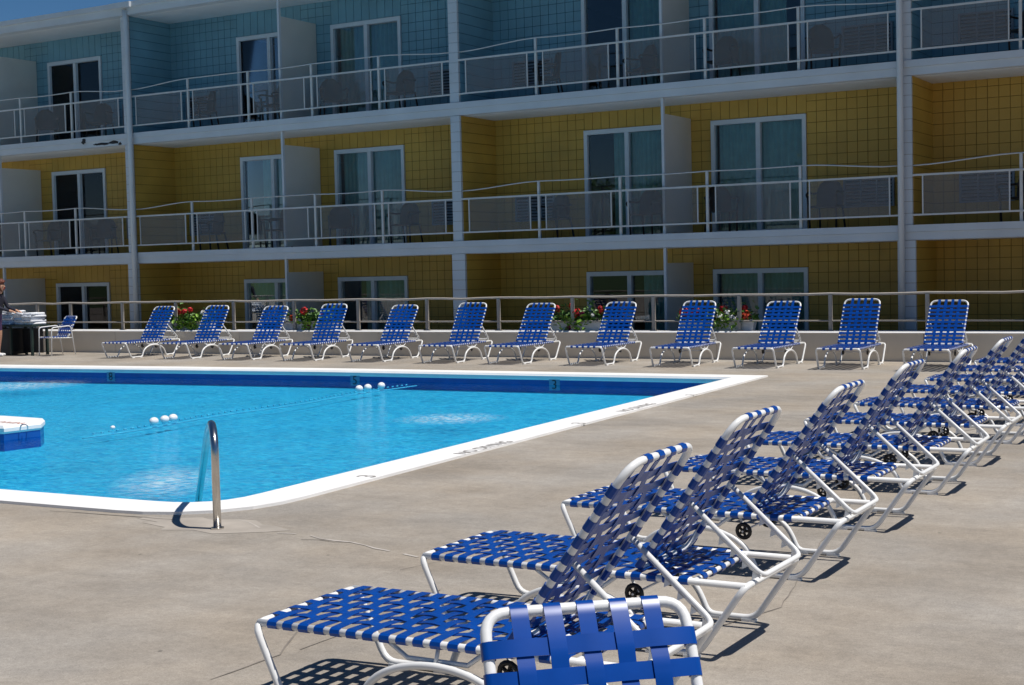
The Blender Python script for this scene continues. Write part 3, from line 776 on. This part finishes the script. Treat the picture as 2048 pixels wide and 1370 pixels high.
# ------------------------------------------------------------------ float rope
fa, fb = Vector((-13.05, 12.02, ZW)), Vector((-13.43, 19.55, ZW))
rp = empty('float_rope', fa); tag(rp, 'rope with small white floats dividing the pool', 'rope')
rpts = [Vector((0, 0, .0)) + (fb - fa) * (k / 40) + Vector((.06 * math.sin(k * .35), 0, -.05)) for k in range(41)]
MB().tube(rpts, .009, 6).build('rope', 'rope', rp, True)
ico = bmesh.new(); bmesh.ops.create_uvsphere(ico, u_segments=14, v_segments=9, radius=1)
fme = bpy.data.meshes.new('float'); ico.to_mesh(fme); ico.free(); fme.materials.append(M['float'])
for p_ in fme.polygons: p_.use_smooth = True
for x, y, s in ((185, 853, .026), (278, 841, .053), (293, 837, .053), (309, 834, .053), (696, 776.5, .056), (712, 774, .056), (742, 770.5, .056)):
    q = onz(x, y, ZW + .03); t = (q.y - fa.y) / (fb.y - fa.y)
    c_ = (fb - fa) * t; o = link('float', fme, rp, (c_.x + .06 * math.sin(t * 14), c_.y, .03)); o.scale = (s, s * 1.25, s * .95)
bead = MB().tube([(0, -.02, 0), (0, .02, 0)], .011, 8).mesh('bead', 'rope')
for k in range(3, 120):
    t = k / 124; c_ = (fb - fa) * t
    if k % 2: link('bead', bead, rp, (c_.x + .06 * math.sin(t * 14), c_.y, -.012))

# ------------------------------------------------------------------ planters with flowers
def planter(xa, xb, label, cols, seed, lime):
    rg = random.Random(seed)
    X = (xa + xb) / 2 * 1.008; L = xb - xa; t = wall_top(X); Y = wall_y(X) + .215
    pl = empty('flower_planter', (X, Y, t), math.atan(.018)); tag(pl, label, 'planter', 'flower planters on the low wall')
    hx, hy, hz = L / 2, .085, .155
    b = MB()
    tp = [(-hx, -hy), (hx, -hy), (hx, hy), (-hx, hy)]; bt = [(p[0] * .96, p[1] * .82) for p in tp]; inn = [(p[0] - math.copysign(.012, p[0]), p[1] - math.copysign(.012, p[1])) for p in tp]
    v = [(*p, .0) for p in bt] + [(*p, hz) for p in tp] + [(*p, hz) for p in inn] + [(*p, hz - .03) for p in inn]
    fcs = [(3, 2, 1, 0)]
    for i in range(4):
        j = (i + 1) % 4
        for k in (0, 4, 8): fcs.append((k + i, k + j, k + 4 + j, k + 4 + i))
    fcs.append((12, 13, 14, 15)); b.add(v, fcs); b.build('box', 'planter', pl)
    for mt, n_, sx in (('leaf', 420, 1), ('leaf_lime', 260 if lime > .9 else 90, .45)):
        g = MB()
        for k in range(n_):
            cx = rg.gauss(0, .33) * L * sx + (lime * .1 * L if mt == 'leaf_lime' else 0); cx = max(-hx, min(hx, cx))
            hgt = hz + abs(rg.gauss(0, .10)) * (1.3 if mt == 'leaf' else .8)
            cyy = rg.gauss(0, .075) - (.07 if mt == 'leaf_lime' else 0)
            if mt == 'leaf_lime' and rg.random() < .45: cyy = -.12 - rg.random() * .06; hgt = rg.uniform(.02, .2)
            s = rg.uniform(.03, .06); e = Euler((rg.uniform(-1, 1), rg.uniform(-1, 1), rg.uniform(0, 6.3)))
            q = [Vector(z) for z in ((-s, 0, 0), (-.35 * s, .6 * s, .012), (.6 * s, .5 * s, 0), (s, 0, -.01), (.6 * s, -.5 * s, 0), (-.35 * s, -.6 * s, .012))]
            for z in q: z.rotate(e)
            g.add([z + Vector((cx, cyy, hgt)) for z in q], [(0, 1, 2, 3), (0, 3, 4, 5)])
        o = g.build('foliage', mt, pl); o['kind'] = 'stuff'
    for fx, fh, mt, s in cols:
        g = MB()
        for k in range(60):
            dvv = Vector((rg.gauss(0, 1), rg.gauss(0, 1), rg.gauss(0, 1))); dvv.normalize(); dvv *= s * 1.2 * rg.uniform(.6, 1)
            ps = rg.uniform(.012, .022); e = dvv.to_track_quat('Z', 'Y').to_euler()
            q = [Vector(z) for z in ((-ps, -ps, 0), (ps, -ps, .004), (ps, ps, 0), (-ps, ps, .004))]
            for z in q: z.rotate(e)
            g.add([z + dvv for z in q], [(0, 1, 2, 3)])
        fy_ = rg.uniform(-.10, .02)
        fl = g.build('flower_head', mt, pl, loc=(fx * L, fy_, fh))
        if fh > .2: MB().tube([(0, 0, 0), (rg.uniform(-.02, .02), .03, -(fh - hz))], .004, 4).build('stem', 'leaf', fl)
planter(-22.95, -21.35, 'white planter of red geraniums and lime leaves, leftmost on the low wall', [(-.38, .27, 'red', .07), (-.10, .42, 'red', .075), (.02, .40, 'red', .06), (.12, .44, 'red', .05), (.32, .36, 'petal_white', .055), (.38, .26, 'petal_white', .05), (.20, .25, 'leaf_lime', .05)], 11, 1)
planter(-19.45, -18.05, 'white planter with one red bloom and pale flowers, second from left on the wall', [(-.05, .40, 'red', .075), (-.28, .25, 'orange', .06), (-.40, .24, 'petal_white', .06), (-.15, .2, 'petal_white', .05), (.25, .30, 'pink', .06), (.02, .06, 'pink', .05)], 12, .5)
planter(-13.05, -11.92, 'white planter with a big red geranium, directly left of the eighth far lounger', [(-.42, .40, 'red', .07), (-.02, .33, 'red', .085), (-.12, .46, 'orange', .045), (.42, .38, 'red', .07), (.10, .30, 'pink', .05), (-.15, .06, 'pink', .06), (.28, .28, 'petal_white', .03)], 13, -.3)
planter(-10.45, -9.03, 'long white planter of red and white flowers behind the ninth far lounger', [(-.42, .34, 'red', .08), (-.28, .36, 'red', .07), (.08, .38, 'red', .07), (.16, .30, 'petal_white', .08), (.22, .22, 'petal_white', .07), (.05, .24, 'petal_white', .07), (.40, .26, 'orange', .085), (.36, .40, 'red', .045)], 14, .8)

# ------------------------------------------------------------------ towel table and towels
tb = empty('towel_table', (-26.15, 22.32, 0), R(2)); tag(tb, 'dark green table carrying folded towels at the far left', 'table')
MB().box(-.72, .72, -.27, .27, .655, .69).build('table_top', 'table', tb)
for sx in (-.66, .0, .66): 
    for sy in (-.22, .22): MB().box(sx - .025, sx + .025, sy - .025, sy + .025, 0, .654).build('leg', 'table', tb)
MB().box(-.68, -.03, -.215, .24, .02, .60).build('side_panel', 'black', tb)
MB().box(.03, .64, .10, .13, .05, .60).build('back_panel', 'black', tb)
tw = random.Random(5)
k = 0
for col, (xx, n_) in enumerate(((-.48, 5), (-.12, 6), (.24, 5), (.52, 5))):
    z = .69
    for j in range(n_):
        th = tw.uniform(.042, .06); wdt = .165 + tw.uniform(-.02, .02); dd = .2 + tw.uniform(-.02, .02)
        # folded towel: rounded slab with a soft fold on the front edge
        prof = fillet([(-dd, 0, .0), (-dd, 0, th), (dd, 0, th), (dd, 0, 0)], th * .48, 4, True); v = []; f = []; m_ = len(prof)
        for i in range(7):
            x = -wdt + 2 * wdt * i / 6; sag = .006 * math.sin(i * 1.9 + j)
            for p_ in prof: v.append((x, p_.x + .006 * math.sin(i + j), max(.001, p_.z + sag if p_.z > th * .5 else p_.z)))
        for i in range(6):
            for q in range(m_): f.append((i * m_ + q, i * m_ + (q + 1) % m_, (i + 1) * m_ + (q + 1) % m_, (i + 1) * m_ + q))
        f += [tuple(range(m_ - 1, -1, -1)), tuple(6 * m_ + q for q in range(m_))]
        o = link('folded_towel', mesh_of('folded_towel', v, f, 'towel_b' if (col, j) in ((1, 0), (1, 1), (2, 2), (0, 3), (1, 3)) else 'towel', True), None, (tb.location.x + xx, tb.location.y + tw.uniform(-.02, .02), z + .001), (0, 0, R(tw.uniform(-5, 5))))
        side = ['leftmost', 'second', 'third', 'rightmost'][col]; pos = ['bottom', 'second from bottom', 'middle', 'fourth from bottom', 'fifth from bottom', 'topmost'][j]
        tag(o, 'folded %s towel, %s in the %s stack on the table' % ('pale blue' if 'b' in o.data.materials[0].name[:6] and o.data.materials[0].name.startswith('pale') else 'white', pos, side), 'towel', 'folded towels on the table')
        z += th + .002
# small white bottle on the deck
bp_ = onz(77, 708)
bt = empty('small_bottle', (bp_.x, bp_.y, 0)); tag(bt, 'small white bottle standing on the deck under the far chair', 'bottle')
def lathe(prof, n_=14):
    g = MB(); v = []; f = []
    for r_, z in prof:
        for k in range(n_): v.append((r_ * math.cos(2 * math.pi * k / n_), r_ * math.sin(2 * math.pi * k / n_), z))
    for i in range(len(prof) - 1):
        for k in range(n_): f.append((i * n_ + k, i * n_ + (k + 1) % n_, (i + 1) * n_ + (k + 1) % n_, (i + 1) * n_ + k))
    return g.add(v, f)
lathe([(.0, .0), (.04, .0), (.042, .02), (.042, .10), (.03, .14), (.016, .155)]).build('bottle_body', 'float', bt, True)
lathe([(.018, .15), (.018, .18), (.0, .182)]).build('cap', 'float', bt, True)

# ------------------------------------------------------------------ person at the towel table
def person():
    base = Vector((ony(-9, 640, 21.82).x, 21.82, 0)); fwd = Vector((.93, .36, 0)).normalized(); lat = Vector((-fwd.y, fwd.x, 0))
    def P(f, s, z): return tuple(fwd * f + lat * s + Vector((0, 0, z)))
    V = []; Rr = []; E = []
    def n(p, r, par=None):
        V.append(p); Rr.append(r); i = len(V) - 1
        if par is not None: E.append((par, i))
        return i
    pel = n(P(0, 0, .90), .135); wa = n(P(.02, 0, 1.06), .12, pel); ch = n(P(.07, 0, 1.24), .14, wa); ns = n(P(.10, 0, 1.37), .075, ch); nk = n(P(.125, 0, 1.43), .052, ns); hd = n(P(.15, 0, 1.50), .075, nk); h2 = n(P(.165, 0, 1.575), .088, hd); h3 = n(P(.155, 0, 1.64), .06, h2)
    hands = []
    for s in (-1, 1):
        hp = n(P(0, s * .095, .84), .10, pel); kn = n(P(.03 if s > 0 else .07, s * .10, .47), .062, hp); ank = n(P(-.02 if s > 0 else .05, s * .10, .09), .04, kn); he_ = n(P(.0 if s > 0 else .07, s * .10, .04), .04, ank); n(P(.15 if s > 0 else .22, s * .115, .03), .032, he_)
        sh = n(P(.09, s * .17, 1.335), .062, ch); el = n(P(.20, s * .21, 1.09), .045, sh); wr = n(P(.42, s * .14, 1.02), .030, el); pa = n(P(.49, s * .13, 1.0), .034, wr); hands.append((pa, s))
    for pa, s in hands:
        b = Vector(V[pa])
        for k in range(4):
            o = (k - 1.5) * .018; kk = n(tuple(b + fwd * .045 + lat * o + Vector((0, 0, -.012))), .0095, pa); n(tuple(b + fwd * (.085 - .006 * abs(k - 1)) + lat * o + Vector((0, 0, -.035))), .008, kk)
        t = n(tuple(b + fwd * .015 - lat * s * .038 + Vector((0, 0, -.01))), .010, pa); n(tuple(b + fwd * .05 - lat * s * .05 + Vector((0, 0, -.03))), .008, t)
    me = bpy.data.meshes.new('person'); me.from_pydata(V, E, []); o = bpy.data.objects.new('person', me); C.objects.link(o)
    md = o.modifiers.new('Skin', 'SKIN'); md.use_smooth_shade = True
    for i, sv in enumerate(me.skin_vertices[0].data): sv.radius = (Rr[i], Rr[i]); sv.use_root = (i == pel)
    o.modifiers.new('Sub', 'SUBSURF').levels = 2
    dg = bpy.context.evaluated_depsgraph_get(); m2 = bpy.data.meshes.new_from_object(o.evaluated_get(dg)); o.modifiers.clear(); o.data = m2
    m2.materials.clear()
    for mt in ('shirt', 'shorts', 'skin', 'shoe'): m2.materials.append(M[mt])
    for p_ in m2.polygons:
        c = p_.center; f_ = c.dot(fwd); p_.use_smooth = True
        p_.material_index = 3 if c.z < .075 else 2 if c.z < .58 else 1 if c.z < .95 and f_ < .2 else 2 if (c.z > 1.40 or f_ > .43) else 0
    o.location = base; tag(o, 'auburn-haired person in dark top reaching for the towels at the left edge', 'person')
    bm = bmesh.new(); bmesh.ops.create_icosphere(bm, subdivisions=4, radius=1)
    hc = Vector(P(.150, 0, 1.60)); rg = random.Random(2)
    for v in list(bm.verts):
        d = v.co.normalized(); face = d.dot(fwd) > .45 and d.z < .42
        if face: v.co = d * .05
        else:
            r_ = .118 + .012 * math.sin(d.x * 23 + d.z * 17) + .008 * math.sin(d.y * 31)
            if d.z < -.2: r_ *= 1.15
            v.co = Vector((d.x * r_, d.y * r_, d.z * r_ * 1.12))
    hm = bpy.data.meshes.new('hair'); bm.to_mesh(hm); bm.free(); hm.materials.append(M['hair'])
    for p_ in hm.polygons: p_.use_smooth = True
    link('hair', hm, o, hc)
    # face: nose, eyes, mouth, ears
    nb = MB().add([P(.245, -.012, 1.555), P(.245, .012, 1.555), P(.275, 0, 1.552), P(.246, 0, 1.60)], [(0, 2, 3), (2, 1, 3), (0, 1, 2)]); nb.build('nose', 'skin', o)
    for s in (-1, 1):
        q = MB(); q.tube([P(.238, s * .035 - .012, 1.592), P(.246, s * .035, 1.594), P(.238, s * .035 + .012, 1.592)], .007, 6).build('eye', 'black', o)
        MB().tube([P(.15, s * .088, 1.54), P(.145, s * .097, 1.57), P(.15, s * .09, 1.60)], .012, 6).build('ear', 'skin', o, True)
    MB().tube([P(.238, -.022, 1.522), P(.247, 0, 1.521), P(.238, .022, 1.522)], .006, 6).build('mouth', 'red', o)
person()

# ------------------------------------------------------------------ round-backed chairs on the balconies
def make_balcony_chair():
    root = empty('balcony_chair'); n_ = 15
    v = []; f = []                              # rounded shell back, fan of slats read as one sheet with thickness
    for j in range(7):
        z = .40 + j * .085
        for i in range(n_):
            t = -1 + 2 * i / (n_ - 1); hw = .25 * math.sqrt(max(0.02, 1 - (max(0, j - 2.5) / 3.6) ** 2.2))
            v.append((t * hw, .20 + .05 * j / 6 - .09 * t * t, z))
    for j in range(6):
        for i in range(n_ - 1): f.append((j * n_ + i, j * n_ + i + 1, (j + 1) * n_ + i + 1, (j + 1) * n_ + i))
    k = len(v); v += [(a, b + .02, c) for a, b, c in v]; f += [tuple(reversed([q + k for q in g])) for g in f]
    link('back', mesh_of('back', v, f, 'resin', True), root)
    MB().box(-.25, .25, -.24, .20, .385, .42).build('seat', 'resin', root)
    for s in (-1, 1):
        MB().tube(fillet([(s * .27, -.25, .57), (s * .275, -.29, .62), (s * .27, -.22, .66), (s * .27, .05, .645), (s * .25, .18, .67)], .05, 4), .02, 7).build('arm', 'resin', root, True)
        MB().tube([(s * .25, -.20, 0), (s * .26, -.22, .40), (s * .27, -.235, .60)], .02, 6).build('leg', 'resin', root, True)
        MB().tube([(s * .24, .26, 0), (s * .22, .18, .42)], .02, 6).build('leg', 'resin', root, True)
    return root
bc = make_balcony_chair(); first = True
spots = []
for f in (2, 1):
    for bi in range(4):
        pxx = (COLS[bi] + COLS[bi + 1]) / 2
        for dx in (-2.75, -.75, .95, 2.85):
            X = pxx + dx
            if -29.8 < X < -3.9: spots.append((f, X, dx))
cnt = {1: 0, 2: 0}
rg = random.Random(9)
ORD2 = ORD + ['thirteenth', 'fourteenth']
for f, X, dx in sorted(spots, key=lambda s: (s[0], s[1])):
    o = bc if first else copy_tree(bc); first = False
    o.location = (X + rg.uniform(-.12, .12), FY + .78 + rg.uniform(-.1, .12), ZF[f] + .001)
    o.rotation_euler = (0, 0, R(rg.uniform(-35, 35) + (25 if dx > 0 else -25)))
    tag(o, 'dark round-backed chair on the %s balconies, %s from the left' % ('blue top-floor' if f == 2 else 'yellow middle-floor', ORD2[cnt[f]]), 'chair', 'chairs on the balconies'); cnt[f] += 1

# ------------------------------------------------------------------ trees across the pool, behind the camera: seen in the window panes
def make_tree():
    root = empty('shade_tree'); rg = random.Random(21)
    tr = MB(); segs = [Vector((0, 0, -.6)), Vector((.1, .05, 2.2)), Vector((-.05, .1, 4.4)), Vector((.1, 0, 7.0))]
    for a, b, r in zip(segs, segs[1:], (.30, .22, .14)): tr.tube([a, b], r, 8, caps=False)
    tips = []
    for k in range(16):
        h = rg.uniform(2.6, 6.8); t = rg.uniform(0, 6.28); L = rg.uniform(1.6, 3.2) * (1.15 - h / 14)
        a = Vector((0, 0, h)); b = a + Vector((math.cos(t) * L, math.sin(t) * L, rg.uniform(.6, 1.8))); tr.tube([a, (a + b) / 2 + Vector((0, 0, .15)), b], .06, 5); tips.append(b)
    tr.build('trunk', 'bark', root, True)
    g = MB()
    for b in tips + [Vector((.1, 0, 7.6)), Vector((-.6, .4, 6.8)), Vector((.7, -.5, 7.0))]:
        for c in range(5):
            cc = b + Vector((rg.gauss(0, .6), rg.gauss(0, .6), rg.gauss(0, .5)))
            for k in range(55):
                d = Vector((rg.gauss(0, .42), rg.gauss(0, .42), rg.gauss(0, .34))); s_ = rg.uniform(.07, .16); e = Euler((rg.uniform(-1, 1), rg.uniform(-1, 1), rg.uniform(0, 6.3)))
                q = [Vector(z) for z in ((-s_, 0, 0), (0, -.5 * s_, 0), (s_, 0, 0), (0, .5 * s_, 0))]
                for z in q: z.rotate(e)
                g.add([z + cc + d for z in q], [(0, 1, 2, 3)])
    g.build('crown', 'leaf', root)
    return root
M['bark'] = pmat('tree_bark', (.09, .065, .045), .95, var=.3, scale=12, bump=.5, bscale=20)
t0 = make_tree(); rg = random.Random(4)
for i in range(13):
    o = t0 if i == 0 else copy_tree(t0)
    X = -54 + i * 6.3 + rg.uniform(-1.6, 1.6); sc = rg.uniform(.85, 1.35)
    o.location = (X, -33 - rg.uniform(0, 9), -.55); o.rotation_euler = (0, 0, rg.uniform(0, 6.28)); o.scale = (sc, sc, sc)
    tag(o, 'leafy shade tree across the pool, reflected in the motel windows', 'tree', 'trees across the pool')
